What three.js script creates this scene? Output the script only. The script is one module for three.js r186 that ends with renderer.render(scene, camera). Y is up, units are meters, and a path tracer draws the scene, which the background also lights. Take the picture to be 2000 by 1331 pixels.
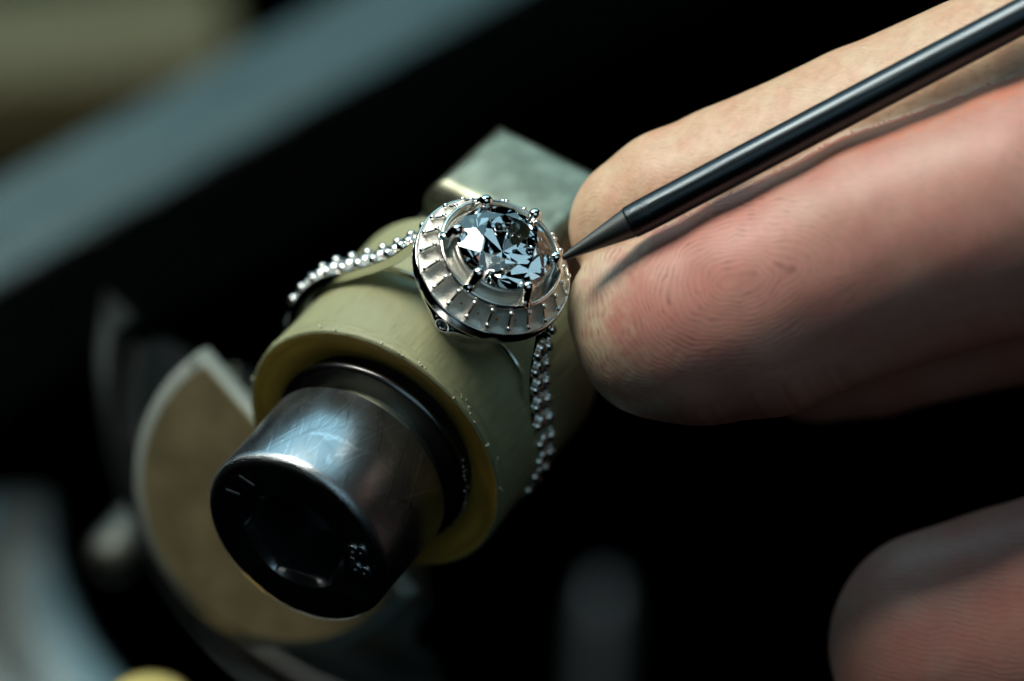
import * as THREE from 'three';
import { MarchingCubes } from 'three/addons/objects/MarchingCubes.js';
import { mergeGeometries, toCreasedNormals, mergeVertices } from 'three/addons/utils/BufferGeometryUtils.js';
import { RoundedBoxGeometry } from 'three/addons/geometries/RoundedBoxGeometry.js';
import { TextGeometry } from 'three/addons/geometries/TextGeometry.js';
import { FontLoader } from 'three/addons/loaders/FontLoader.js';
import { RectAreaLightUniformsLib } from 'three/addons/lights/RectAreaLightUniformsLib.js';

// ---------------------------------------------------------------- camera, lamps, exposure
// All lengths below are written in millimetres and turned into metres when a thing is added.
// Measurements are given along the lens (x right, y up, z towards the lens, origin at the point in focus); TURN lays them into the y-up world.
const MM = 0.001, PITCH = 40 * Math.PI / 180, EYE = 300, PXMM = 0.0342;
const TURN = new THREE.Matrix4().makeRotationX(-PITCH);
const TURNQ = new THREE.Quaternion().setFromRotationMatrix(TURN);
const V = (x, y, z) => new THREE.Vector3(x, y, z);
const world = (v) => v.clone().applyMatrix4(TURN).multiplyScalar(MM);
// a point of the photograph at a given distance in front of (+) or behind (-) the plane in focus
const at = (px, py, z) => { const k = (EYE - z) / EYE * PXMM; return V((px - 1000) * k, (665.5 - py) * k, z); };

const UP = V(0, Math.cos(PITCH), Math.sin(PITCH));      // straight up, along the lens's axes

const scene = new THREE.Scene();
scene.background = new THREE.Color(0, 0, 0);
const camera = new THREE.PerspectiveCamera(2 * Math.atan(665.5 * PXMM / EYE) * 180 / Math.PI, 2000 / 1331, 0.02, 5);
camera.position.copy(world(V(0, 0, EYE)));
camera.quaternion.copy(TURNQ);
camera.focus = (EYE + 1.2) * MM;
const APERTURE = 12;                                     // mm across
camera.userData.fStop = camera.getFocalLength() / APERTURE;
const renderer = new THREE.WebGLRenderer({ antialias: true });
renderer.toneMapping = THREE.LinearToneMapping;
renderer.toneMappingExposure = 1.05;
renderer.shadowMap.enabled = true;
RectAreaLightUniformsLib.init();

const LAMP = { from: V(-110, 275, 98), w: 180, h: 115, color: [1.0, 0.97, 0.86], power: 16.5 };
const PANEL = { from: V(-120, 900, -130), w: 1500, h: 800, color: [0.42, 0.82, 1.0], power: 1.15 };
const FILL = { from: V(120, 230, 850), w: 800, h: 560, color: [0.58, 0.87, 1.0], power: 0.6 };   // added fill behind the photographer, brightens the stone

// ---------------------------------------------------------------- helpers
let seed = 7;
const rnd = () => { seed = (seed * 1664525 + 1013904223) >>> 0; return seed / 4294967296; };
const used = new Map();
const numbered = (n) => { const k = used.get(n) ?? 0; used.set(n, k + 1); return k ? n + '_' + String(k).padStart(3, '0') : n; };
const scaled = new WeakSet();
const toMetres = (g) => { if (!scaled.has(g)) { g.scale(MM, MM, MM); scaled.add(g); } return g; };
function thing(name, label, category, pos, basis, group) {
  const o = new THREE.Group(); o.name = numbered(name); scene.add(o);
  o.position.copy(world(pos));
  const q = basis ? new THREE.Quaternion().setFromRotationMatrix(new THREE.Matrix4().makeBasis(...basis)) : new THREE.Quaternion();
  o.quaternion.copy(TURNQ).multiply(q);
  o.userData = { label, category }; if (group) o.userData.group = group;
  return o;
}
function part(name, geo, mat, parent, pos, quat, label) {
  const m = new THREE.Mesh(toMetres(geo), mat); m.name = name; m.castShadow = m.receiveShadow = true;
  if (pos) m.position.copy(pos).multiplyScalar(MM);
  if (quat) m.quaternion.copy(quat);
  if (label) m.userData.label = label;
  parent.add(m); return m;
}
const basisFromY = (y, xHint) => { const Y = y.clone().normalize(), X = xHint.clone().addScaledVector(Y, -xHint.dot(Y)).normalize(); return [X, Y, X.clone().cross(Y)]; };
const lathe = (pts, seg = 96) => { const g = new THREE.LatheGeometry(pts.map(([r, y]) => new THREE.Vector2(Math.max(r, 1e-4), y)), seg); return toCreasedNormals(g, 0.6); };
const rounded = (pts, r, n = 5) => {   // polyline with its inner corners rounded: r a number or one per point
  const out = [];
  pts.forEach((p, i) => {
    const R = Array.isArray(r) ? r[i] : r;
    if (!i || i === pts.length - 1 || !R) { out.push(p); return; }
    const a = new THREE.Vector2(...pts[i - 1]), b = new THREE.Vector2(...p), c = new THREE.Vector2(...pts[i + 1]);
    const k = Math.min(R, b.distanceTo(a) * 0.45, b.distanceTo(c) * 0.45), s = b.clone().add(a.clone().sub(b).setLength(k)), e = b.clone().add(c.clone().sub(b).setLength(k));
    for (let j = 0; j <= n; j++) { const t = j / n; out.push([(1 - t) ** 2 * s.x + 2 * t * (1 - t) * b.x + t * t * e.x, (1 - t) ** 2 * s.y + 2 * t * (1 - t) * b.y + t * t * e.y]); }
  });
  return out;
};
// value noise
const NT = new Float32Array(65536); for (let i = 0; i < 65536; i++) NT[i] = rnd();
const noise = (x, y) => {
  const X = Math.floor(x), Y = Math.floor(y); let fx = x - X, fy = y - Y; fx = fx * fx * (3 - 2 * fx); fy = fy * fy * (3 - 2 * fy);
  const h = (i, j) => NT[((i * 73 + j * 4127) & 65535)];
  return (h(X, Y) * (1 - fx) + h(X + 1, Y) * fx) * (1 - fy) + (h(X, Y + 1) * (1 - fx) + h(X + 1, Y + 1) * fx) * fy;
};
const fbm = (x, y, o = 4) => { let s = 0, a = 0.5, n = 0; for (let i = 0; i < o; i++) { s += a * noise(x, y); n += a; x = x * 2.03 + 17.1; y = y * 2.03 + 5.3; a *= 0.5; } return s / n; };
const tex = (w, h, f, srgb) => {
  const d = new Uint8Array(w * h * 4), c = [0, 0, 0], enc = (v) => { v = Math.min(1, Math.max(0, v)); return 255 * (srgb ? (v <= 0.0031308 ? 12.92 * v : 1.055 * v ** (1 / 2.4) - 0.055) : v); };
  for (let y = 0; y < h; y++) for (let x = 0; x < w; x++) { f(x, y, c); const o = (y * w + x) * 4; d[o] = enc(c[0]); d[o + 1] = enc(c[1]); d[o + 2] = enc(c[2]); d[o + 3] = 255; }
  const t = new THREE.DataTexture(d, w, h); t.magFilter = t.minFilter = THREE.LinearFilter; t.wrapS = t.wrapT = THREE.RepeatWrapping;
  if (srgb) t.colorSpace = THREE.SRGBColorSpace; t.needsUpdate = true; return t;
};
const lin = (r, g, b) => new THREE.Color().setRGB(r, g, b);
const metal = (r, g, b, rough, more = {}) => new THREE.MeshPhysicalMaterial({ color: lin(r, g, b), metalness: 1, roughness: rough, ...more });

// scratches: thin lines of every length, in lanes round the piece
const scratchCanvas = (w, h, n, steep, light) => {
  const c = document.createElement('canvas'); c.width = w; c.height = h; const g = c.getContext('2d');
  g.fillStyle = 'rgb(128,128,128)'; g.fillRect(0, 0, w, h);
  for (let i = 0; i < n; i++) {
    const x = rnd() * w, y = rnd() * h, l = 8 + rnd() ** 4 * 150, ang = (rnd() - 0.5) * steep + (rnd() < 0.08 ? (rnd() - 0.5) * 2.4 : 0), v = rnd() < light ? 190 + rnd() * 65 : 30 + rnd() * 70;
    g.strokeStyle = `rgba(${v | 0},${v | 0},${v | 0},${0.15 + rnd() * 0.5})`; g.lineWidth = 0.6 + rnd() * rnd() * 1.6; g.beginPath(); g.moveTo(x, y);
    g.quadraticCurveTo(x + Math.cos(ang) * l * 0.5 + (rnd() - 0.5) * 8, y + Math.sin(ang) * l * 0.5 + (rnd() - 0.5) * 8, x + Math.cos(ang) * l, y + Math.sin(ang) * l); g.stroke();
  }
  const t = new THREE.CanvasTexture(c); t.colorSpace = THREE.NoColorSpace; t.wrapS = t.wrapT = THREE.RepeatWrapping; return t;
};
const scratchA = scratchCanvas(2048, 512, 9000, 0.6, 0.6);
const roughBlotch = tex(512, 512, (x, y, c) => { const v = 0.55 + 0.45 * fbm(x / 40, y / 40, 5); c[0] = c[1] = c[2] = v; });
const grainBump = tex(512, 512, (x, y, c) => { c[0] = c[1] = c[2] = fbm(x / 5, y / 5, 4); });

// ---------------------------------------------------------------- measured axes
const axisA = V(-0.4921, -0.5727, 0.6556).normalize();          // holder: from its back end to the screw head
const ringB = V(-0.5336, -0.5739, 0.6212).normalize();          // through the ring's hole
const ringN = V(0.342, 0.5254, 0.7791); ringN.addScaledVector(ringB, -ringN.dot(ringB)).normalize();   // ring centre to stone
const ringT = ringN.clone().cross(ringB);
const RING = V(-6.643, -3.265, -14.085), FACE = V(-14.694, -13.534, -2.746);
const holderBasis = basisFromY(axisA, ringT);
const onAxis = (s) => FACE.clone().addScaledVector(axisA, -s);

// ================================================================ holder
const steelScrew = metal(0.8, 0.85, 0.89, 0.38, { map: scratchA, bumpMap: scratchA, bumpScale: 0.000022, roughnessMap: roughBlotch });
const steelGrey = metal(0.36, 0.38, 0.30, 0.5, { bumpMap: grainBump, bumpScale: 0.00002, roughnessMap: roughBlotch });
{
  // socket head screw: local y = 0 under the head, face at y = 8.2
  const o = thing('socket_head_screw', 'polished steel socket head screw with hexagon hole on end of cream sleeve', 'screw', onAxis(8.2), holderBasis);
  const R = 7.03, H = 8.2, r0 = 3.95;
  const out = rounded([[5, -0.02], [R - 0.1, 0], [R, 0.15], [R, H], [r0, H]], [0, 0, 0, 0.75, 0], 10).map((p) => p);
  const g = new THREE.LatheGeometry(out.map(([r, y]) => new THREE.Vector2(r, y)), 160);
  const head = part('head', toCreasedNormals(g, 0.7), steelScrew, o);
  // countersink from the round mouth to the hexagon, then the six walls and the floor
  const pos = [], hex = (a) => { const k = ((a % (Math.PI / 3)) + Math.PI / 3) % (Math.PI / 3) - Math.PI / 6; return 3.3 / Math.cos(k); };
  const N = 96, tri = (...q) => q.forEach((v) => pos.push(...v));
  const P = (a, r, y) => [r * Math.sin(a), y, r * Math.cos(a)];
  for (let i = 0; i < N; i++) {
    const a = i / N * 2 * Math.PI, b = (i + 1) / N * 2 * Math.PI;
    const rows = [[() => r0, H], [(k) => Math.min(r0 - 0.04, hex(k) + 0.06), H - 0.42], [(k) => Math.min(hex(k), r0 - 0.06), H - 0.7], [(k) => Math.min(hex(k), r0 - 0.06), H - 5], [() => 0.01, H - 5.8]];
    for (let j = 0; j < rows.length - 1; j++) {
      const [f0, y0] = rows[j], [f1, y1] = rows[j + 1], p00 = P(a, f0(a), y0), p01 = P(b, f0(b), y0), p10 = P(a, f1(a), y1), p11 = P(b, f1(b), y1);
      tri(p00, p10, p01); tri(p01, p10, p11);
    }
  }
  const sg = new THREE.BufferGeometry(); sg.setAttribute('position', new THREE.Float32BufferAttribute(pos, 3)); sg.computeVertexNormals();
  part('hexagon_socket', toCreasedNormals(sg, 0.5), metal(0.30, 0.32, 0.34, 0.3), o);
  // stamped strength mark standing proud of the face
  const font = await new FontLoader().loadAsync('fonts/droid/droid_sans_bold.typeface.json');
  const tg = new TextGeometry('8.8', { font, size: 1.45, depth: 0.12, curveSegments: 5, bevelEnabled: true, bevelSize: 0.05, bevelThickness: 0.04, bevelSegments: 2 });
  tg.computeBoundingBox(); tg.translate(-(tg.boundingBox.max.x + tg.boundingBox.min.x) / 2, -0.72, 0);
  // bend the line of figures round the face
  const bend = tg.attributes.position;
  for (let i = 0; i < bend.count; i++) { const x = bend.getX(i), y = bend.getY(i), z = bend.getZ(i), r = 5.25 + y, a = -x / 5.25 + 0.55; bend.setXYZ(i, r * Math.cos(a), H + z - 0.01, -r * Math.sin(a)); }
  tg.computeVertexNormals();
  part('stamped_mark', tg, metal(0.45, 0.47, 0.49, 0.35), head);
  for (const [a, l] of [[2.75, 1.3], [3.12, 1.1]]) {
    const bar = new RoundedBoxGeometry(l, 0.16, 0.28, 2, 0.07);
    part('stamped_stroke', bar, metal(0.4, 0.42, 0.44, 0.7), head, V(5.3 * Math.cos(a), H - 0.045, -5.3 * Math.sin(a)), new THREE.Quaternion().setFromAxisAngle(V(0, 1, 0), a + 0.5));
  }
}
{
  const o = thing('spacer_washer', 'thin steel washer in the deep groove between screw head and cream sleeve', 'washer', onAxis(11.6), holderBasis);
  part('hub', lathe([[4, 3.38], [5.6, 3.38], [5.6, 0], [4, 0]], 96), steelGrey, o);
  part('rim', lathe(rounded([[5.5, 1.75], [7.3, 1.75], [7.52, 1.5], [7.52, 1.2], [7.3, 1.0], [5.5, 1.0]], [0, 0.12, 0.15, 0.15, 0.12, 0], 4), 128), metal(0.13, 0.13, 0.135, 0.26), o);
  const sp = new THREE.SphereGeometry(0.09, 8, 6), glintM = metal(0.5, 0.52, 0.5, 0.4);
  for (let i = 0; i < 22; i++) {   // added bright specks that stand for small reflections on the rim
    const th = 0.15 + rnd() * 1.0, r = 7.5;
    part('glint_speck', sp, glintM, o, V(Math.cos(0.9 - th) * r, 1.05 + rnd() * 0.6, -Math.sin(0.9 - th) * r)).scale.setScalar(0.5 + rnd() * 0.7);
  }
}
{
  // expanding nylon sleeve: local y = 0 at its back end
  const o = thing('nylon_sleeve', 'cream nylon expanding sleeve holding the ring from inside', 'sleeve', onAxis(24.6), holderBasis);
  const nyl = tex(1024, 512, (x, y, c) => {
    const m = fbm(x / 60, y / 60, 5), s = fbm(x / 9 + 90, y / 9, 3), spot = Math.max(0, noise(x / 14 + 7, y / 14 + 3) - 0.86) * 5;
    const k = 0.82 + 0.36 * m - 0.12 * Math.max(0, s - 0.62) * 4;
    c[0] = 0.30 * k + 0.05 * spot; c[1] = 0.305 * k + 0.07 * spot; c[2] = 0.165 * k + 0.12 * spot;
  }, true);
  const nylBump = tex(1024, 512, (x, y, c) => { c[0] = c[1] = c[2] = 0.85 * fbm(x / 12, y / 12, 5) + 0.15 * noise(x / 3, y / 80); });
  const body = new THREE.MeshPhysicalMaterial({ map: nyl, roughness: 0.52, bumpMap: nylBump, bumpScale: 0.00009 });
  const L = 14.1;
  part('barrel', lathe(rounded([[7.2, 0], [9.85, 0], [9.9, 0.4], [9.9, 6.5], [9.92, 10.5], [10.06, L - 0.7], [9.98, L], [9.8, L + 0.06]], [0, 0.4, 0, 0, 0, 0.4, 0.3, 0], 6), 160), body, o);
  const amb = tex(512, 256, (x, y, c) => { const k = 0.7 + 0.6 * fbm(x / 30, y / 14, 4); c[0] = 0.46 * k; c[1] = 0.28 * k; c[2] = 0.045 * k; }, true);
  part('end_face', lathe(rounded([[9.82, L + 0.05], [9.3, L - 0.1], [7.2, L - 1.0], [7.2, L - 3]], [0, 0.3, 0, 0], 5), 160), new THREE.MeshPhysicalMaterial({ map: amb, roughness: 0.4, bumpMap: nylBump, bumpScale: 0.00005 }), o, null, null, 'dished end face painted with an amber glow through the nylon');  // amber tone paints in the light glowing through the nylon
  // nicks and burrs along the front edge
  const burr = new THREE.IcosahedronGeometry(0.16, 1), bm = new THREE.MeshStandardMaterial({ color: lin(0.55, 0.56, 0.42), roughness: 0.5 });
  for (let i = 0; i < 34; i++) {
    const th = -1.9 + rnd() * 3.2, r = 9.97 + rnd() * 0.06, y = L - rnd() * rnd() * 1.6;
    const b = part('burr', burr, bm, o, V(Math.sin(th) * r, y, -Math.cos(th) * r).applyAxisAngle(V(0, 1, 0), 0));
    b.scale.set(0.4 + rnd() * 1.3, 0.3 + rnd() * 0.5, 0.4 + rnd() * 0.9).multiplyScalar(0.7); b.rotation.set(rnd() * 3, rnd() * 3, rnd() * 3);
  }
}
{
  // steel block that carries the sleeve: level top, the front edge broken by a bright chamfer
  const P0 = at(846, 352, -15), level = (px, py) => { const e = V(0, 0, EYE), d = at(px, py, 0).sub(e), k = P0.clone().sub(e).dot(UP) / d.dot(UP); return e.addScaledVector(d, k); };
  const P1 = level(975, 236), P2 = level(1195, 345), P3 = level(1075, 470);
  const fx = axisA.clone().negate().addScaledVector(UP, axisA.dot(UP)).normalize(), fz = fx.clone().cross(UP), o = thing('clamp_block', 'grey steel block with flat worn top behind the ring', 'block', P0, [fx, UP.clone(), fz]);
  const loc = (p) => { const q = p.clone().sub(P0); return new THREE.Vector2(q.dot(fx), -q.dot(fz)); };
  const g = new THREE.ExtrudeGeometry(new THREE.Shape([P0, P1, P2, P3].map(loc)), { depth: 12, bevelEnabled: true, bevelSize: 1.8, bevelThickness: 1.8, bevelSegments: 6, bevelOffset: -1.3 }); g.rotateX(-Math.PI / 2); g.translate(0, -13.8, 0);
  const worn = tex(256, 256, (x, y, c) => { const k = 0.1 + 1.5 * fbm(x / 34, y / 34, 5); c[0] = 0.26 * k; c[1] = 0.27 * k; c[2] = 0.2 * k; }, true); worn.repeat.set(0.05, 0.05);
  part('body', toCreasedNormals(g, 0.5), new THREE.MeshPhysicalMaterial({ map: worn, metalness: 0.85, roughness: 0.48, roughnessMap: roughBlotch }), o);
  const neck = lathe(rounded([[0.1, 0], [8.4, 0], [8.4, 9], [0.1, 9]], [0, 0.5, 0.5, 0]), 96), q = new THREE.Quaternion().setFromRotationMatrix(new THREE.Matrix4().makeBasis(fx, UP, fz)).invert().multiply(new THREE.Quaternion().setFromRotationMatrix(new THREE.Matrix4().makeBasis(...holderBasis)));
  const np = onAxis(32).sub(P0); part('neck', neck, steelGrey, o, V(np.dot(fx), np.dot(UP), np.dot(fz)), q);
}

// ================================================================ ring
{
  const o = thing('engagement_ring', 'silver halo ring with large clear round stone being set', 'ring', RING, [ringT, ringN, ringB]);
  const cast = tex(512, 512, (x, y, c) => { c[0] = c[1] = c[2] = 0.7 * fbm(x / 16, y / 16, 5) + 0.3 * noise(x / 2, y / 24); });
  const polished = metal(0.80, 0.79, 0.76, 0.09);
  const satin = metal(0.95, 0.93, 0.86, 0.62, { bumpMap: cast, bumpScale: 0.00006 });
  const beadM = metal(0.92, 0.91, 0.88, 0.2);
  // --- band: path of its outer face on one side, from the halo down and round the bottom to the other side
  const side = [[5.15, 14.5], [5.6, 12.9], [6.15, 11.0], [6.9, 9.2], [7.75, 7.5], [8.65, 5.85]];
  const arc = []; for (let d = 62; d <= 298; d += 4) arc.push([10.45 * Math.sin(d * Math.PI / 180), 10.45 * Math.cos(d * Math.PI / 180)]);
  const pts = [...side, ...arc, ...side.slice().reverse().map(([x, y]) => [-x, y])].map(([x, y]) => V(x, y, 0));
  const curve = new THREE.CatmullRomCurve3(pts, false, 'centripetal'), LEN = curve.getLength();
  const frameAt = (u) => { const p = curve.getPointAt(u), T = curve.getTangentAt(u); return { p, T, N: V(-T.y, T.x, 0).multiplyScalar(1) }; };
  const W = 1.12, prof = [[-W, -0.62], [-W, -0.06], [-W + 0.06, 0.02], [-W + 0.16, 0.02], [-W + 0.24, -0.1], [W - 0.24, -0.1], [W - 0.16, 0.02], [W - 0.06, 0.02], [W, -0.06], [W, -0.62], [W - 0.25, -0.75], [-W + 0.25, -0.75], [-W, -0.62]];
  const sweep = (u0, u1, n, profile) => {
    const pos = [];
    const row = (u) => { const { p, N } = frameAt(u); return profile.map(([z, h]) => [p.x + N.x * h, p.y + N.y * h, z]); };
    let a = row(u0);
    for (let i = 1; i <= n; i++) { const b = row(u0 + (u1 - u0) * i / n); for (let j = 0; j < profile.length - 1; j++) pos.push(...a[j], ...b[j], ...a[j + 1], ...a[j + 1], ...b[j], ...b[j + 1]); a = b; }
    const g = new THREE.BufferGeometry(); g.setAttribute('position', new THREE.Float32BufferAttribute(pos, 3)); g.computeVertexNormals(); return toCreasedNormals(g, 0.5);
  };
  const band = part('band', sweep(0, 1, 260, prof), polished, o, null, null, 'channel shank rising to the halo');
  // thin rail that closes the ring under the head
  const rail = new THREE.TorusGeometry(10.25, 0.26, 10, 90, Math.PI * 0.62); rail.rotateZ(Math.PI * 0.19);
  part('bridge_rail', rail, polished, o);
  // --- rows of beads on both shoulders; the wide middle one stands for a seat highlight
  const bead = new THREE.SphereGeometry(1, 18, 12);
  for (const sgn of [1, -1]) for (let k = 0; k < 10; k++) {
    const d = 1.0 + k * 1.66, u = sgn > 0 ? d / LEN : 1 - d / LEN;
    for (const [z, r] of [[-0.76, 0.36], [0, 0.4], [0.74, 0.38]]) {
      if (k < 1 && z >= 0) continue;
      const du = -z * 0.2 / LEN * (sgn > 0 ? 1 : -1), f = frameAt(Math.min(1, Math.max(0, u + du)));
      const b = part('shoulder_bead_and_glint', bead, beadM, band, f.p.clone().addScaledVector(f.N, z ? 0.12 : -0.02).setZ(z)); b.scale.setScalar(r);
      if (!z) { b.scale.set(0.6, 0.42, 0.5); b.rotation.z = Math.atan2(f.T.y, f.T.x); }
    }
  }
  // --- halo: rim wall, sloping plate with scooped seats, inner lip, well
  part('halo_rim', lathe(rounded([[4.7, 14.55], [5.3, 14.62], [5.5, 14.8], [5.55, 15.55], [5.52, 15.74], [5.4, 15.76], [5.3, 15.66]], [0, 0.1, 0.12, 0.1, 0.06, 0.05, 0], 4), 160), polished, o);
  const NC = 22, plate = [], rows = 16, cols = NC * 14, phase = 45.1 * Math.PI / 180;
  // direction: angle measured from t (x) towards b (z)
  const plateP = (i, j) => {
    const a = phase + i / cols * 2 * Math.PI, v = j / rows, r = 5.38 + (4.32 - 5.38) * v, y = 15.70 + (17.16 - 15.70) * v;
    const across = Math.cos(NC * (a - phase)), inside = Math.max(0, Math.min(1, Math.min(v, 1 - v) * 5));
    const dip = 0.34 * (0.5 - 0.5 * across) ** 0.45 * (0.35 + 0.65 * inside) - 0.07 * Math.max(0, across) ** 6 * inside;
    return [(r - dip * 0.81) * Math.cos(a), y - dip * 0.59, (r - dip * 0.81) * Math.sin(a)];
  };
  const uvp = [];
  for (let i = 0; i < cols; i++) for (let j = 0; j < rows; j++) {
    const q = [[i, j], [i, j + 1], [i + 1, j], [i + 1, j], [i, j + 1], [i + 1, j + 1]];
    for (const [a, b] of q) { plate.push(...plateP(a, b)); uvp.push(a / cols * 6, b / rows * 0.3); }
  }
  let pg = new THREE.BufferGeometry(); pg.setAttribute('position', new THREE.Float32BufferAttribute(plate, 3)); pg.setAttribute('uv', new THREE.Float32BufferAttribute(uvp, 2)); pg.computeVertexNormals(); pg = toCreasedNormals(pg, 0.9);
  const haloPlate = part('halo_plate', pg, satin, o, null, null, 'sloping halo plate with empty scooped seats');
  for (let k = 0; k < NC; k++) {
    const a = phase + k / NC * 2 * Math.PI;
    for (const [r, y, s] of [[5.22, 16.14, 0.2], [4.6, 17.02, 0.19]]) part('halo_bead', bead, beadM, haloPlate, V(r * Math.cos(a), y, r * Math.sin(a))).scale.setScalar(s * (0.94 + rnd() * 0.12));
  }
  for (let k = 0; k < NC; k++) {
    const a = phase + k / NC * 2 * Math.PI, P = (r, y) => V(r * Math.cos(a), y, r * Math.sin(a));
    part('halo_rib', new THREE.TubeGeometry(new THREE.LineCurve3(P(5.24, 16.0), P(4.5, 17.0)), 3, 0.095, 8), polished, haloPlate);
  }
  part('halo_lip', lathe(rounded([[4.36, 17.06], [4.36, 17.36], [4.22, 17.48], [4.08, 17.4], [4.05, 17.2], [4.02, 16.6], [3.3, 16.5]], [0, 0.1, 0.12, 0.1, 0, 0.2, 0], 4), 128), metal(0.85, 0.84, 0.79, 0.25), o);
  const holeDot = new THREE.SphereGeometry(0.15, 10, 6), holeDotM = new THREE.MeshStandardMaterial({ color: lin(0.42, 0.2, 0.04), roughness: 0.6 });  // orange dots standing for drill holes that show the amber sleeve
  for (const k of [1, 2, -0, -1]) {
    const a = phase + (k + 0.5) / NC * 2 * Math.PI + 0.02, dip = 0.33;
    part('hole_spot', holeDot, holeDotM, haloPlate, V((4.86 - dip * 0.81) * Math.cos(a), 16.42 - dip * 0.59, (4.86 - dip * 0.81) * Math.sin(a))).scale.setScalar(0.55 + 0.3 * rnd());
  }
  // --- seat cup below the stone: lower wall, slit, upper ring
  part('seat_cup', lathe(rounded([[3.0, 15.2], [3.42, 15.25], [3.42, 17.12], [3.36, 17.2], [3.0, 17.2], [3.0, 15.2]], [0, 0.1, 0.06, 0.04, 0, 0]), 96), metal(0.82, 0.8, 0.73, 0.48, { bumpMap: cast, bumpScale: 0.00004 }), o);
  part('seat_ring', lathe(rounded([[2.95, 17.26], [3.4, 17.28], [3.38, 17.62], [3.24, 17.72], [2.98, 17.6], [2.95, 17.26]], [0, 0.05, 0.06, 0.05, 0, 0]), 96), metal(0.84, 0.82, 0.76, 0.35), o);
  // --- six prongs
  for (let k = 0; k < 6; k++) {
    const a = (30 + 60 * k) * Math.PI / 180, P = (r, y) => V(r * Math.cos(a), y, r * Math.sin(a));
    const c = new THREE.CatmullRomCurve3([P(3.85, 15.4), P(3.8, 16.8), P(3.72, 17.9), P(3.56, 18.42)]);
    const tube = new THREE.TubeGeometry(c, 20, 0.4, 16), cap = new THREE.SphereGeometry(0.46, 20, 14); cap.scale(1, 1.05, 1); cap.translate(...P(3.5, 18.42).toArray());
    const prong = part('prong', mergeGeometries([tube, cap]), polished, o);
    const loop = new THREE.TorusGeometry(0.27, 0.11, 10, 20), q = new THREE.Quaternion().setFromUnitVectors(V(0, 0, 1), V(Math.cos(a), 0.75, Math.sin(a)).normalize());
    part('prong_foot', mergeGeometries([loop, new THREE.SphereGeometry(0.26, 14, 10).scale(1, 1, 0.5)]), polished, prong, P(4.22, 17.42), q);
  }
  // --- under gallery: basket and two empty side bezels with swept struts
  part('basket', lathe([[5.3, 14.66], [4.7, 13.4], [3.6, 11.8], [3.0, 10.5], [2.8, 10.5], [3.4, 11.9], [4.4, 13.3]], 72), metal(0.7, 0.7, 0.67, 0.25), o);
  for (const s of [1, -1]) {
    const z = s * 5.0;
    const tor = new THREE.TorusGeometry(0.52, 0.15, 12, 36), back = new THREE.CylinderGeometry(0.5, 0.42, 0.5, 28, 1, true).rotateX(Math.PI / 2).translate(0, 0, -0.25 * s), floor = new THREE.CircleGeometry(0.44, 24).translate(0, 0, -0.48 * s);
    part('side_bezel', mergeGeometries([tor.toNonIndexed(), back.toNonIndexed(), floor.toNonIndexed()]), polished, o, V(0.0, 13.75, z));
    for (const d of [1, -1]) {
      const c = new THREE.CatmullRomCurve3([V(d * 0.45, 13.45, z), V(d * 0.9, 13.9, z * 0.985), V(d * 1.9, 14.35, z * 0.94), V(d * 3.0, 14.6, z * 0.8)]);
      part('gallery_strut', new THREE.TubeGeometry(c, 20, 0.17, 10), polished, o);
    }
  }
  // --- brilliant cut stone from its facet planes
  const R = 3.4, planes = [], rad = Math.PI / 180, gt = 0.02;
  const pl = (az, slope, z0, r0, up) => { const n = V(Math.sin(slope) * Math.cos(az), up * Math.cos(slope), Math.sin(slope) * Math.sin(az)); planes.push({ n, d: n.dot(V(r0 * Math.cos(az), z0, r0 * Math.sin(az))) }); };
  const zt = gt + Math.tan(36.3 * rad) * (1 - 0.57), turn = 43.9 * rad;
  planes.push({ n: V(0, 1, 0), d: zt });
  for (let k = 0; k < 8; k++) {
    pl(k * 45 * rad + turn, 36.3 * rad, gt, 1, 1); pl((k * 45 + 22.5) * rad + turn, 19.5 * rad, zt, 0.57 * Math.cos(22.5 * rad), 1);
    pl(k * 45 * rad + turn, 42.25 * rad, -gt, 1, -1);
    for (const e of [11.25, -11.25]) { pl((k * 45 + e) * rad + turn, 42.3 * rad, gt, Math.cos(11.25 * rad), 1); pl((k * 45 + e) * rad + turn, 45.6 * rad, -gt, Math.cos(11.25 * rad), -1); }
  }
  for (let k = 0; k < 48; k++) pl(k * 7.5 * rad, 90 * rad, 0, 0.994, 1);
  const tris = [];
  planes.forEach((p, i) => {
    const h = Math.abs(p.n.y) < 0.9 ? V(0, 1, 0) : V(1, 0, 0), x = h.clone().cross(p.n).normalize(), y = p.n.clone().cross(x);
    let poly = [[-3, -3], [3, -3], [3, 3], [-3, 3]].map(([a, b]) => p.n.clone().multiplyScalar(p.d).addScaledVector(x, a).addScaledVector(y, b));
    planes.forEach((c, j) => {
      if (i === j || !poly.length) return;
      const out = [];
      poly.forEach((v, m) => { const w = poly[(m + 1) % poly.length], dv = c.n.dot(v) - c.d, dw = c.n.dot(w) - c.d; if (dv <= 1e-9) out.push(v); if ((dv < -1e-9 && dw > 1e-9) || (dv > 1e-9 && dw < -1e-9)) out.push(v.clone().lerp(w, dv / (dv - dw))); });
      poly = out;
    });
    for (let m = 1; m + 1 < poly.length; m++) tris.push(poly[0], poly[m], poly[m + 1]);
  });
  const gg = new THREE.BufferGeometry().setFromPoints(tris); gg.scale(R, R, R); gg.translate(0, 18.0, 0); gg.computeVertexNormals();
  part('gemstone', gg, new THREE.MeshPhysicalMaterial({ color: lin(1, 1, 1), roughness: 0, metalness: 0, transmission: 1, thickness: 0.004, ior: 2.15, attenuationColor: lin(0.72, 0.9, 1), attenuationDistance: 0.022 }), o, null, null, 'clear pale blue round brilliant cut stone');
}

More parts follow.
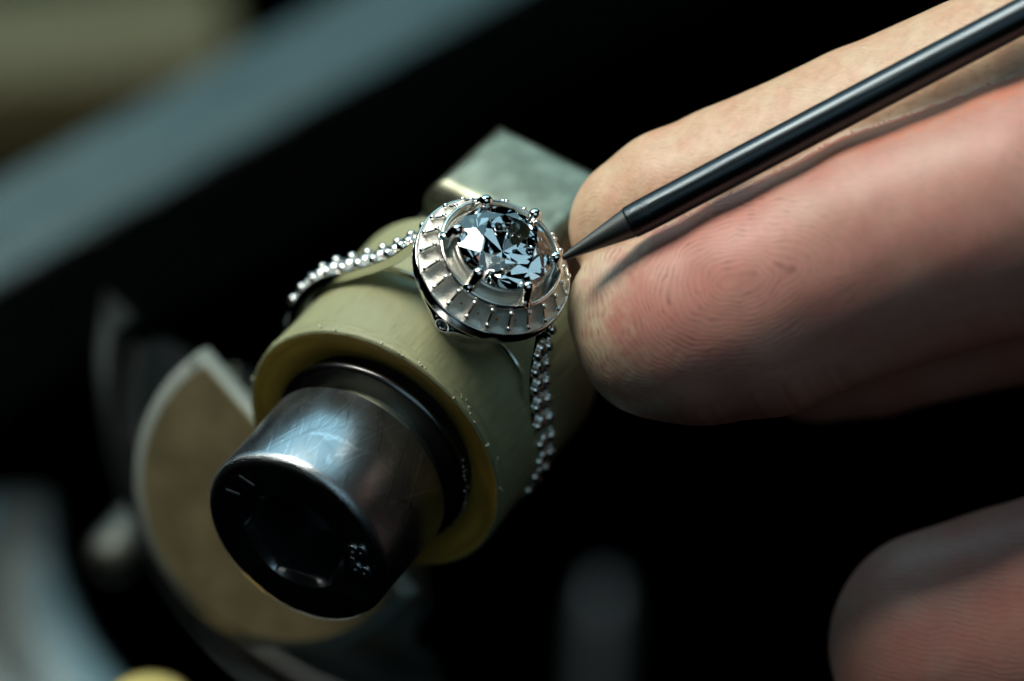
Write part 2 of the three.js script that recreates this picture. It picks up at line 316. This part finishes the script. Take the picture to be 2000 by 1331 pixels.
// ================================================================ setting tool
{
  const tip = at(1098, 505, 0.55), end = at(2000, 30, 4.6), dir = end.clone().sub(tip).normalize();
  const o = thing('setting_tool', 'thin dark steel pusher with conical point against a prong', 'tool', tip, basisFromY(dir, V(0, 0, 1)));
  const dark = metal(0.1, 0.12, 0.135, 0.38, { map: scratchA, bumpMap: grainBump, bumpScale: 0.000012, roughnessMap: roughBlotch });
  part('point', lathe(rounded([[0.02, 0], [0.16, 0.02], [0.24, 0.3], [1.04, 5.05]], [0, 0.05, 0.1, 0]), 64), metal(0.12, 0.13, 0.13, 0.46, { bumpMap: scratchA, bumpScale: 0.00001 }), o);
  part('shaft', lathe(rounded([[1.04, 5.06], [1.12, 5.2], [1.16, 6.5], [1.2, 30], [1.2, 95], [0.05, 95.3]], [0, 0.08, 0.3, 0, 0.2, 0]), 64), dark, o);
}

// ================================================================ hand
{
  // joints (centre, radius) of the four fingers in view, running out to the right into the palm
  const J = (px, py, z, r) => ({ p: at(px, py, z), r });
  const fingers = [
    { j: [J(1252, 442, -6.4, 4.9), J(1330, 415, -6.3, 5.8), J(1440, 380, -6.0, 6.2), J(1700, 262, -5.0, 6.1), J(2000, 138, -3.6, 6.4), J(2750, -260, -6, 8.5)], n: V(-0.15, 0.45, 0.88) },
    { j: [J(1252, 606, -4.2, 5.0), J(1300, 640, -3.7, 6.2), J(1365, 628, -3.1, 7.0), J(1490, 590, -2.3, 7.7), J(1730, 487, -0.7, 8.0), J(2000, 405, 1.2, 8.3), J(2750, 60, -3, 9.2)], n: V(0.0, -0.08, 1) },
    { j: [J(1600, 690, -20, 5.0), J(1700, 665, -19.5, 5.4), J(2000, 580, -17, 6.0), J(2750, 420, -10, 9)], n: V(0, 0, 1) },
    { j: [J(1850, 1262, -11.2, 8.2), J(1990, 1245, -10.8, 9.05), J(2300, 1150, -6, 9.2), J(2800, 800, -9, 10)], n: V(0, 0.2, 1) },
  ];
  const palm = [[at(2750, -260, -6), at(3700, -100, -22), 9, 15], [at(2750, 60, -3), at(3700, -100, -22), 9.5, 15], [at(2750, 420, -8), at(3700, 200, -22), 9.5, 15], [at(2800, 800, -9), at(3700, 400, -24), 10.5, 16], [at(3700, -100, -22), at(3700, 400, -24), 15, 16], [at(3700, 150, -23), at(4700, -100, -40), 18, 19]];
  const seg = (a, b, ra, rb) => { const ba = b.clone().sub(a), l2 = ba.lengthSq(), rr = ra - rb, a2 = l2 - rr * rr; return { ax: a.x, ay: a.y, az: a.z, bx: ba.x, by: ba.y, bz: ba.z, l2, rr, a2, il2: 1 / l2, ra, rb }; };
  const cone = (s, x, y, z) => {      // distance to a tapered capsule
    const px = x - s.ax, py = y - s.ay, pz = z - s.az, yy = px * s.bx + py * s.by + pz * s.bz, zz = yy - s.l2;
    const qx = px * s.l2 - s.bx * yy, qy = py * s.l2 - s.by * yy, qz = pz * s.l2 - s.bz * yy, x2 = qx * qx + qy * qy + qz * qz, y2 = yy * yy * s.l2, z2 = zz * zz * s.l2;
    const k = Math.sign(s.rr) * s.rr * s.rr * x2;
    if (Math.sign(zz) * s.a2 * z2 > k) return Math.sqrt(x2 + z2) * s.il2 - s.rb;
    if (Math.sign(yy) * s.a2 * y2 < k) return Math.sqrt(x2 + y2) * s.il2 - s.ra;
    return (Math.sqrt(x2 * s.a2 * s.il2) + yy * s.rr) * s.il2 - s.ra;
  };
  for (const f of fingers) f.s = f.j.slice(1).map((b, i) => seg(f.j[i].p, b.p, f.j[i].r, b.r));
  const palmS = palm.map(([a, b, ra, rb]) => seg(a, b, ra, rb));
  const smin = (a, b, k) => { const h = Math.max(k - Math.abs(a - b), 0) / k; return Math.min(a, b) - h * h * k * 0.25; };
  const one = (f, x, y, z) => { let d = 1e9; for (const s of f.s) d = smin(d, cone(s, x, y, z), 0.4); return d; };
  const sdf = (x, y, z) => {
    let d = 1e9; for (const f of fingers) d = smin(d, one(f, x, y, z), 0.6);
    d += 0.03 * Math.sin(x * 0.55 + y * 0.3) * Math.sin(y * 0.6 - z * 0.4 + 1) + 0.02 * Math.sin(x * 1.3 - y * 0.9 + 2) * Math.sin(z * 1.1 + y * 0.7);
    if (x > 40) { let p = 1e9; for (const s of palmS) p = smin(p, cone(s, x, y, z), 7); d = smin(d, p, 5); }
    return d;
  };
  // one grid for the whole hand, fine where the fingers are in view and coarse towards the wrist
  const N = 150, lo = V(1.5, -31, -62), hi = V(150, 46, 11), X0 = 40, share = 0.72;
  const wx = (u) => u < share ? lo.x + (X0 - lo.x) * u / share : X0 + (hi.x - X0) * (u - share) / (1 - share);
  const zs = 0.62, Z0 = -14, wz = (u) => u < 1 - zs ? lo.z + (Z0 - lo.z) * u / (1 - zs) : Z0 + (hi.z - Z0) * (u - 1 + zs) / zs;
  const wy = (u) => lo.y + (hi.y - lo.y) * u;
  const mc = new MarchingCubes(N, new THREE.MeshStandardMaterial(), false, false, 600000);
  mc.isolation = 0;
  for (let k = 0; k < N; k++) for (let j = 0; j < N; j++) for (let i = 0; i < N; i++) mc.field[i + N * j + N * N * k] = -sdf(wx(i / N), wy(j / N), wz(k / N));
  mc.update();
  const n = mc.count, src = mc.positionArray, pos = new Float32Array(n * 3), nor = new Float32Array(n * 3), uv = new Float32Array(n * 2), g = V(0, 0, 0);
  const grad = (x, y, z) => { const e = 0.05; return g.set(sdf(x + e, y, z) - sdf(x - e, y, z), sdf(x, y + e, z) - sdf(x, y - e, z), sdf(x, y, z + e) - sdf(x, y, z - e)).normalize(); };
  for (let i = 0; i < n; i++) {
    let x = wx((src[i * 3] + 1) / 2), y = wy((src[i * 3 + 1] + 1) / 2), z = wz((src[i * 3 + 2] + 1) / 2);
    grad(x, y, z); const d = sdf(x, y, z); x -= g.x * d; y -= g.y * d; z -= g.z * d;
    pos[i * 3] = x; pos[i * 3 + 1] = y; pos[i * 3 + 2] = z; grad(x, y, z); nor[i * 3] = g.x; nor[i * 3 + 1] = g.y; nor[i * 3 + 2] = g.z;
  }
  // skin charts: each finger unrolled along its length and across its pad
  const TILE = 44;
  for (const f of fingers) { f.o = f.j[0].p; f.e1 = f.j[f.j.length - 2].p.clone().sub(f.j[f.j.length > 4 ? 1 : 0].p).normalize(); f.e3 = f.n.clone().addScaledVector(f.e1, -f.n.dot(f.e1)).normalize(); f.e2 = f.e3.clone().cross(f.e1); }
  const q = V(0, 0, 0);
  for (let t = 0; t < n; t += 3) {
    let cx = 0, cy = 0, cz = 0; for (let m = 0; m < 3; m++) { cx += pos[(t + m) * 3] / 3; cy += pos[(t + m) * 3 + 1] / 3; cz += pos[(t + m) * 3 + 2] / 3; }
    let best = 0, bd = 1e9; fingers.forEach((f, k) => { const d = one(f, cx, cy, cz); if (d < bd) { bd = d; best = k; } });
    const f = fingers[best];
    for (let m = 0; m < 3; m++) {
      const v = t + m; q.set(pos[v * 3], pos[v * 3 + 1], pos[v * 3 + 2]).sub(f.o);
      const U = Math.min(0.985, Math.max(0.015, (q.dot(f.e1) + 9) / TILE)), W = Math.min(0.985, Math.max(0.015, (q.dot(f.e2) + 22) / TILE));
      uv[v * 2] = (U + (best & 1)) / 2; uv[v * 2 + 1] = (W + (best >> 1)) / 2;
    }
    // faces wind so that they look outwards
    const a = V(pos[t * 3], pos[t * 3 + 1], pos[t * 3 + 2]), b = V(pos[t * 3 + 3], pos[t * 3 + 4], pos[t * 3 + 5]), c = V(pos[t * 3 + 6], pos[t * 3 + 7], pos[t * 3 + 8]);
    if (b.clone().sub(a).cross(c.clone().sub(a)).dot(g.set(nor[t * 3], nor[t * 3 + 1], nor[t * 3 + 2])) < 0) {
      for (const [arr, w] of [[pos, 3], [nor, 3], [uv, 2]]) for (let m = 0; m < w; m++) { const s = arr[(t + 1) * w + m]; arr[(t + 1) * w + m] = arr[(t + 2) * w + m]; arr[(t + 2) * w + m] = s; }
    }
  }
  // ---- skin relief and colour, computed per finger in millimetres along (s) and across (w)
  const S = 2048, H = new Float32Array(S * S), arcR = [6.2, 7.3, 6.5, 8.6];
  const height = new Uint8Array(S * S * 4), colour = new Uint8Array(S * S * 4);
  const enc = (v) => { v = Math.min(1, Math.max(0, v)); return 255 * (v <= 0.0031308 ? 12.92 * v : 1.055 * v ** (1 / 2.4) - 0.055); };
  const asin = (x) => Math.asin(Math.max(-0.97, Math.min(0.97, x)));
  for (let Y = 0; Y < S; Y++) for (let X = 0; X < S; X++) {
    const k = (X >= S / 2 ? 1 : 0) + (Y >= S / 2 ? 2 : 0), R = arcR[k];
    let s = ((X % (S / 2)) + 0.5) / (S / 2) * TILE - 9, w = ((Y % (S / 2)) + 0.5) / (S / 2) * TILE - 22;
    const ws = R * asin(w / R), ss = s < 0 ? -R * 0.9 * asin(-s / (R * 0.9)) : s;
    const warp = (fbm(ss * 0.35 + 40, ws * 0.35 + 9, 3) - 0.5) + 0.11 * (noise(ss * 1.6 + 3, ws * 1.6) - 0.5);
    let ridge = 0, amp = 1, dirt = 0;
    if (k === 1) {          // whorl round its core on the pad
      const ds = ss - 7.2, dw = ws - 0.5 + ds * 0.06, q = Math.hypot(ds * (ds < 0 ? 0.86 : 0.42), dw) + warp * 1.7;
      ridge = Math.sin(q / 0.37 * 2 * Math.PI); amp = (0.45 + 0.7 * noise(ss * 0.5, ws * 0.5)) * (ss < 11 ? 1 : Math.max(0.25, 1 - (ss - 11) * 0.12));
    } else if (k === 0) {   // side of the finger: faint slanting ridges broken by creases
      ridge = Math.sin((ss * 0.55 + ws * 0.85 + warp * 3) / 0.5 * 2 * Math.PI); amp = 0.1 + 0.3 * noise(ss * 0.7 + 5, ws * 0.7);
    } else {
      const b = k === 3 ? 0.5 : 0.1; ridge = Math.sin((ws + b * ss - 0.012 * ss * ss + warp * 1.3) / 0.44 * 2 * Math.PI); amp = 0.4 + 0.5 * noise(ss, ws);
    }
    ridge *= 0.45 + 0.75 * noise(ss * 2.6 + 19, ws * 2.6 + 31);
    const pores = fbm(ss * 5, ws * 5, 3), n1 = Math.abs(noise(ss * 1.5 + 30, ws * 1.1) - 0.5), n2 = Math.abs(noise(ss * 0.7 + ws * 0.6, ws * 0.9 - ss * 0.5 + 70) - 0.5);
    const crease = Math.max(0, 1 - n1 * 16) * 0.5 + Math.max(0, 1 - n2 * 22) * 0.9;
    const h = 0.5 + 0.2 * ridge * amp + 0.2 * (pores - 0.5) * (k === 0 ? 4 : 1.2) - (k === 0 ? 0.26 : 0.1) * crease;
    // colour: pink flesh, paler ridges and horny patches, redder where blood shows, a painted glow by the crease, dirt in the grooves
    const m = fbm(ss * 0.22 + 11, ws * 0.28 + 3, 4), m2 = fbm(ss * 0.8 + 60, ws * 0.8 + 20, 4), blot = fbm(ss * 2.1, ws * 2.1 + 50, 3);
    let r, g2, b;
    if (k === 0) { r = 0.60; g2 = 0.385; b = 0.255; { const red = (m - 0.5) * 0.5; g2 -= 0.16 * red; b -= 0.1 * red; } r += 0.05 * (m2 - 0.5); g2 += 0.16 * (m2 - 0.5); b += 0.12 * (m2 - 0.5); const low = Math.max(0, Math.min(1, (-ws - 2.6) * 0.4 + (blot - 0.5) * 0.5)); r += (0.55 - r) * low; g2 += (0.27 - g2) * low; b += (0.2 - b) * low; }
    else { r = 0.52; g2 = 0.255; b = 0.205; const red = (m - 0.45) * 0.9 + (blot - 0.5) * 0.25; g2 -= 0.17 * red; b -= 0.13 * red; r -= 0.05 * red; }
    if (k === 1) {          // horny pale skin of the pressed tip and of the edge along the tool, in patches
      const horn = Math.max(0, Math.min(1, ((1.2 - ss) * 0.16 + Math.max(0, ws - 2.4) * 0.17) + (m2 - 0.5) * 1.3 + (blot - 0.5) * 0.8));
      r += 0.03 * horn; g2 += 0.17 * horn; b += 0.09 * horn;
    }
    const groove = Math.max(0, -ridge) * amp;
    dirt = Math.min(1, groove * Math.max(0, noise(ss * 1.3 + 8, ws * 1.9) - 0.52) * 3.2 + crease * 0.35 * Math.max(0, m2 - 0.3));
    dirt *= k > 1 ? 0.3 : 0.65;
    if (k === 1) { const skinGlow = Math.max(0, Math.min(1, (ws - 5.7 - 0.03 * ss) * 0.8 + (blot - 0.5) * 1.5)) * Math.max(0, Math.min(1, (ss - 1) * 0.3)); g2 -= 0.06 * skinGlow; b -= 0.08 * skinGlow; r += 0.03 * skinGlow; }  // red-orange glow of light through the skin, painted along the crease
    const pale = 0.09 * Math.max(0, ridge) * amp + 0.2 * (blot - 0.5);
    r *= 1 + pale - 0.45 * dirt; g2 *= 1 + 1.3 * pale - 0.5 * dirt; b *= 1 + 1.4 * pale - 0.5 * dirt;
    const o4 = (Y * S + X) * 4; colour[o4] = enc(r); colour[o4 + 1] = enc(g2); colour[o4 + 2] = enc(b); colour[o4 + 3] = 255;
    height[o4] = height[o4 + 1] = height[o4 + 2] = 255 * Math.min(1, Math.max(0, h)); height[o4 + 3] = 255;
  }
  const mk = (d, srgb) => { const t = new THREE.DataTexture(d, S, S); t.magFilter = t.minFilter = THREE.LinearFilter; if (srgb) t.colorSpace = THREE.SRGBColorSpace; t.needsUpdate = true; return t; };
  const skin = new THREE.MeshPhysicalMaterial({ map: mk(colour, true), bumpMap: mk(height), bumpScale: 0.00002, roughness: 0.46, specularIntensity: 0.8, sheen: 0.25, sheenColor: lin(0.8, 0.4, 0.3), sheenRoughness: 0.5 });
  const geo = new THREE.BufferGeometry(); geo.setAttribute('position', new THREE.BufferAttribute(pos, 3)); geo.setAttribute('normal', new THREE.BufferAttribute(nor, 3)); geo.setAttribute('uv', new THREE.BufferAttribute(uv, 2));
  const base = at(4700, -100, -40); geo.translate(-base.x, -base.y, -base.z);
  const o = thing('person_hand', 'bare hand of a person with fingertips pressed round the dark steel tool', 'hand', base);
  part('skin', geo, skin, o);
}

// ================================================================ blurred bench tools behind
{
  // long flat steel bar lying level across the back
  const d = V(0.85, 0.53, -0.53 * Math.cos(PITCH) / Math.sin(PITCH)).normalize(), c = at(395, 222, -120);
  const o = thing('steel_bar', 'long flat blue grey steel bar lying level across the back', 'bar', c, basisFromY(UP, d));
  part('bar', new RoundedBoxGeometry(190, 16, 11.6, 4, 1.2).translate(10, -8, 0), metal(0.18, 0.205, 0.19, 0.5, { bumpMap: grainBump, bumpScale: 0.0002, roughnessMap: roughBlotch }), o);
}
{
  // half-round jaw plate to the left of the sleeve
  const c = V(-16.7, -11.2, -24), jawB = basisFromY(V(-0.35, -0.2, 0.91), ringT), o = thing('clamp_jaw', 'half round tan metal jaw with pale rim behind the screw head', 'jaw', c, jawB);
  const R = 12;
  const edge = at(438, 742, -24).sub(c), tt = at(492, 802, -24).sub(at(385, 688, -24)).normalize();
  const x0 = edge.dot(jawB[0]), z0 = edge.dot(jawB[2]), dx = tt.dot(jawB[0]), dz = tt.dot(jawB[2]);
  // disc cut by a straight edge
  const l = Math.hypot(dx, dz), ux = dx / l, uz = dz / l, nx = -uz, nz = ux, off = x0 * nx + z0 * nz, sgn = Math.sign(off) || 1, pts = [];
  for (let i = 0; i < 160; i++) { const a = i / 160 * 2 * Math.PI; let x = R * Math.cos(a), z = R * Math.sin(a), k = x * nx + z * nz; if (k * sgn > off * sgn) { x += nx * (off - k); z += nz * (off - k); } pts.push(new THREE.Vector2(x, -z)); }
  const g = new THREE.ExtrudeGeometry(new THREE.Shape(pts), { depth: 0.6, bevelEnabled: true, bevelSize: 1.3, bevelThickness: 1.0, bevelSegments: 4, bevelOffset: -1.3, curveSegments: 4 }); g.rotateX(-Math.PI / 2); g.translate(0, -1.6, 0);
  part('plate', toCreasedNormals(g, 0.4), new THREE.MeshPhysicalMaterial({ color: lin(0.36, 0.40, 0.36), metalness: 0.35, roughness: 0.55, roughnessMap: roughBlotch }), o);
  const f = new THREE.ExtrudeGeometry(new THREE.Shape(pts.map((p) => p.clone().multiplyScalar(0.9))), { depth: 0.3, bevelEnabled: false }); f.rotateX(-Math.PI / 2); f.translate(0, 0.05, 0);
  const tan = tex(256, 256, (x, y, c2) => { const k = 0.6 + 0.8 * fbm(x / 30, y / 30, 4); c2[0] = 0.17 * k; c2[1] = 0.14 * k; c2[2] = 0.07 * k; }, true);
  tan.repeat.set(0.05, 0.05);
  part('stem', new THREE.CylinderGeometry(6, 6, 26, 40).translate(0, -14.6, 2), steelGrey, o);
  part('facing', f, new THREE.MeshStandardMaterial({ map: tan, roughness: 0.55 }), o, null, null, 'tan leather coloured facing');
}
{
  // level ring plate of the vise base; only the stretch beside the jaw is in the light
  const flat = V(0, -Math.sin(PITCH), Math.cos(PITCH)), p = at(168, 1139, -105), c = p.clone().addScaledVector(V(1, 0, 0), 44).addScaledVector(flat, -15);
  const o = thing('curved_bracket', 'curved pale blue grey steel bracket lying beside the tan jaw', 'vise', c, [V(1, 0, 0), UP.clone(), flat]);
  const pr = rounded([[48, -9], [48, 0], [53, 0.4], [57, -1.5], [70, -3], [70, -9], [48, -9]], [0, 1.6, 1.5, 1, 0.5, 0, 0]).map(([r, y]) => new THREE.Vector2(r, y));
  part('arm', toCreasedNormals(new THREE.LatheGeometry(pr, 80, Math.PI * 1.52, 1.3).rotateY(0), 0.6), metal(0.20, 0.23, 0.225, 0.5, { roughnessMap: roughBlotch }), o);
}
{
  // turned body behind the jaw: concentric steps seen from the side
  const ax = V(-0.35, -0.2, 0.91), c = V(-16.3, -10.9, -16).addScaledVector(ax.clone().normalize(), -20), o = thing('turned_vise', 'dark stepped round steel body of the vise behind the tan jaw', 'vise', c, basisFromY(ax, ringT));
  const pr = rounded([[9, -4], [14.5, -4], [15, -1], [17.5, -0.5], [18, -4], [21, -5], [21.6, -2], [24.5, -2.5], [25, -8], [30, -13]], 0.5, 3).map(([r, y]) => new THREE.Vector2(r, y));
  part('turned_body', toCreasedNormals(new THREE.LatheGeometry(pr, 90, -1.15, 1.9), 0.6), metal(0.34, 0.36, 0.37, 0.45, { roughnessMap: roughBlotch }), o);
}
{
  const o = thing('dome_bolt', 'small grey domed bolt head in the dark gap beside the jaw', 'bolt', at(222, 1085, -60), basisFromY(axisA, ringT));
  part('dome', lathe(rounded([[0.05, 2.0], [1.5, 1.6], [2.1, 0.4], [2.1, -5]], [0, 1, 1, 0], 6), 48), metal(0.13, 0.135, 0.12, 0.6), o);
}
{
  const o = thing('thumb_screw', 'yellow brass thumb screw at the foot of the vise', 'thumb screw', at(290, 1385, -30), basisFromY(UP, ringT));
  part('grip', lathe(rounded([[0.05, 1], [3.2, 0.8], [3.7, 0], [3.7, -6]], [0, 0.4, 0.4, 0], 4), 48), metal(0.55, 0.37, 0.12, 0.4), o);
}
{
  const o = thing('brass_strip', 'tan brass strip below the steel bar', 'strip', at(20, 700, -200), basisFromY(UP, V(0.85, 0.53, -0.63)));
  part('strip', new RoundedBoxGeometry(17, 3, 7, 3, 0.8), metal(0.3, 0.24, 0.12, 0.6), o);
}
{
  const o = thing('wooden_block', 'olive brown wooden block standing far behind the steel bar', 'block', at(60, 150, -260), basisFromY(UP, V(1, 0.1, -0.12)));
  const wood = tex(256, 256, (x, y, c) => { const k = 0.6 + 0.6 * fbm(x / 60, y / 6, 4); c[0] = 0.16 * k; c[1] = 0.135 * k; c[2] = 0.06 * k; }, true);
  part('block', new RoundedBoxGeometry(62, 15, 20, 3, 2).translate(-6, 0, 0), new THREE.MeshStandardMaterial({ map: wood, roughness: 0.6 }), o);
}
{
  const o = thing('steel_pin', 'blue grey steel pin standing in the dark below the ring', 'pin', at(1165, 1440, -230), basisFromY(V(0.05, 1, 0.1), V(1, 0, 0)));
  part('pin', lathe(rounded([[2, 0], [2, 15], [1, 18.5], [0.05, 18.8]], [0, 0.8, 0.5, 0]), 32), metal(0.2, 0.22, 0.24, 0.62), o);
}

// ================================================================ the two lamps and the added fill light, out of the picture
function lampThing(L, name, label, category, build) {
  const toward = L.from.clone().negate().normalize();               // the light looks at the ring
  const B = basisFromY(toward.clone().negate(), V(1, 0, 0));        // local y points away from the ring
  const o = thing(name, label, category, L.from, B);
  const light = new THREE.RectAreaLight(new THREE.Color().setRGB(...L.color), L.power, L.w * MM, L.h * MM);
  light.name = name + '_light'; light.position.set(0, -1.5 * MM, 0); light.rotation.x = -Math.PI / 2; o.add(light);
  const glow = new THREE.MeshStandardMaterial({ color: lin(0.8, 0.8, 0.8), emissive: new THREE.Color().setRGB(...L.color), emissiveIntensity: Math.min(1, L.power * 0.1), roughness: 0.6 });
  part('diffuser', new THREE.BoxGeometry(L.w, 2, L.h).translate(0, 1, 0), glow, o);
  build(o);
}
const enamel = new THREE.MeshStandardMaterial({ color: lin(0.05, 0.05, 0.055), roughness: 0.5 });
lampThing(LAMP, 'bench_lamp', 'black bench lamp with a wide warm white diffuser above the ring', 'lamp', (o) => {
  part('housing', new RoundedBoxGeometry(LAMP.w + 14, 22, LAMP.h + 14, 4, 5).translate(0, 13.2, 0), enamel, o);
  part('arm', new THREE.CylinderGeometry(6, 6, 260, 24).rotateX(Math.PI / 2).translate(0, 26, 150), enamel, o);
});
lampThing(FILL, 'stone_fill', 'pale blue window added behind the photographer to brighten the stone', 'window', (o) => {  // added light source for the stone, no such opening is known
  for (const x of [-1, 1]) part('fill_frame', new THREE.BoxGeometry(40, 30, FILL.h + 80).translate(x * (FILL.w / 2 + 20.5), 8, 0), enamel, o);
  for (const z of [-1, 1]) part('fill_frame', new THREE.BoxGeometry(FILL.w, 30, 40).translate(0, 8, z * (FILL.h / 2 + 20.5)), enamel, o);
});
lampThing(PANEL, 'ceiling_panel', 'large cool white light panel overhead beyond the bench', 'light', (o) => {
  part('frame', new RoundedBoxGeometry(PANEL.w + 30, 30, PANEL.h + 30, 3, 6).translate(0, 17.2, 0), enamel, o);
});

renderer.render(scene, camera);
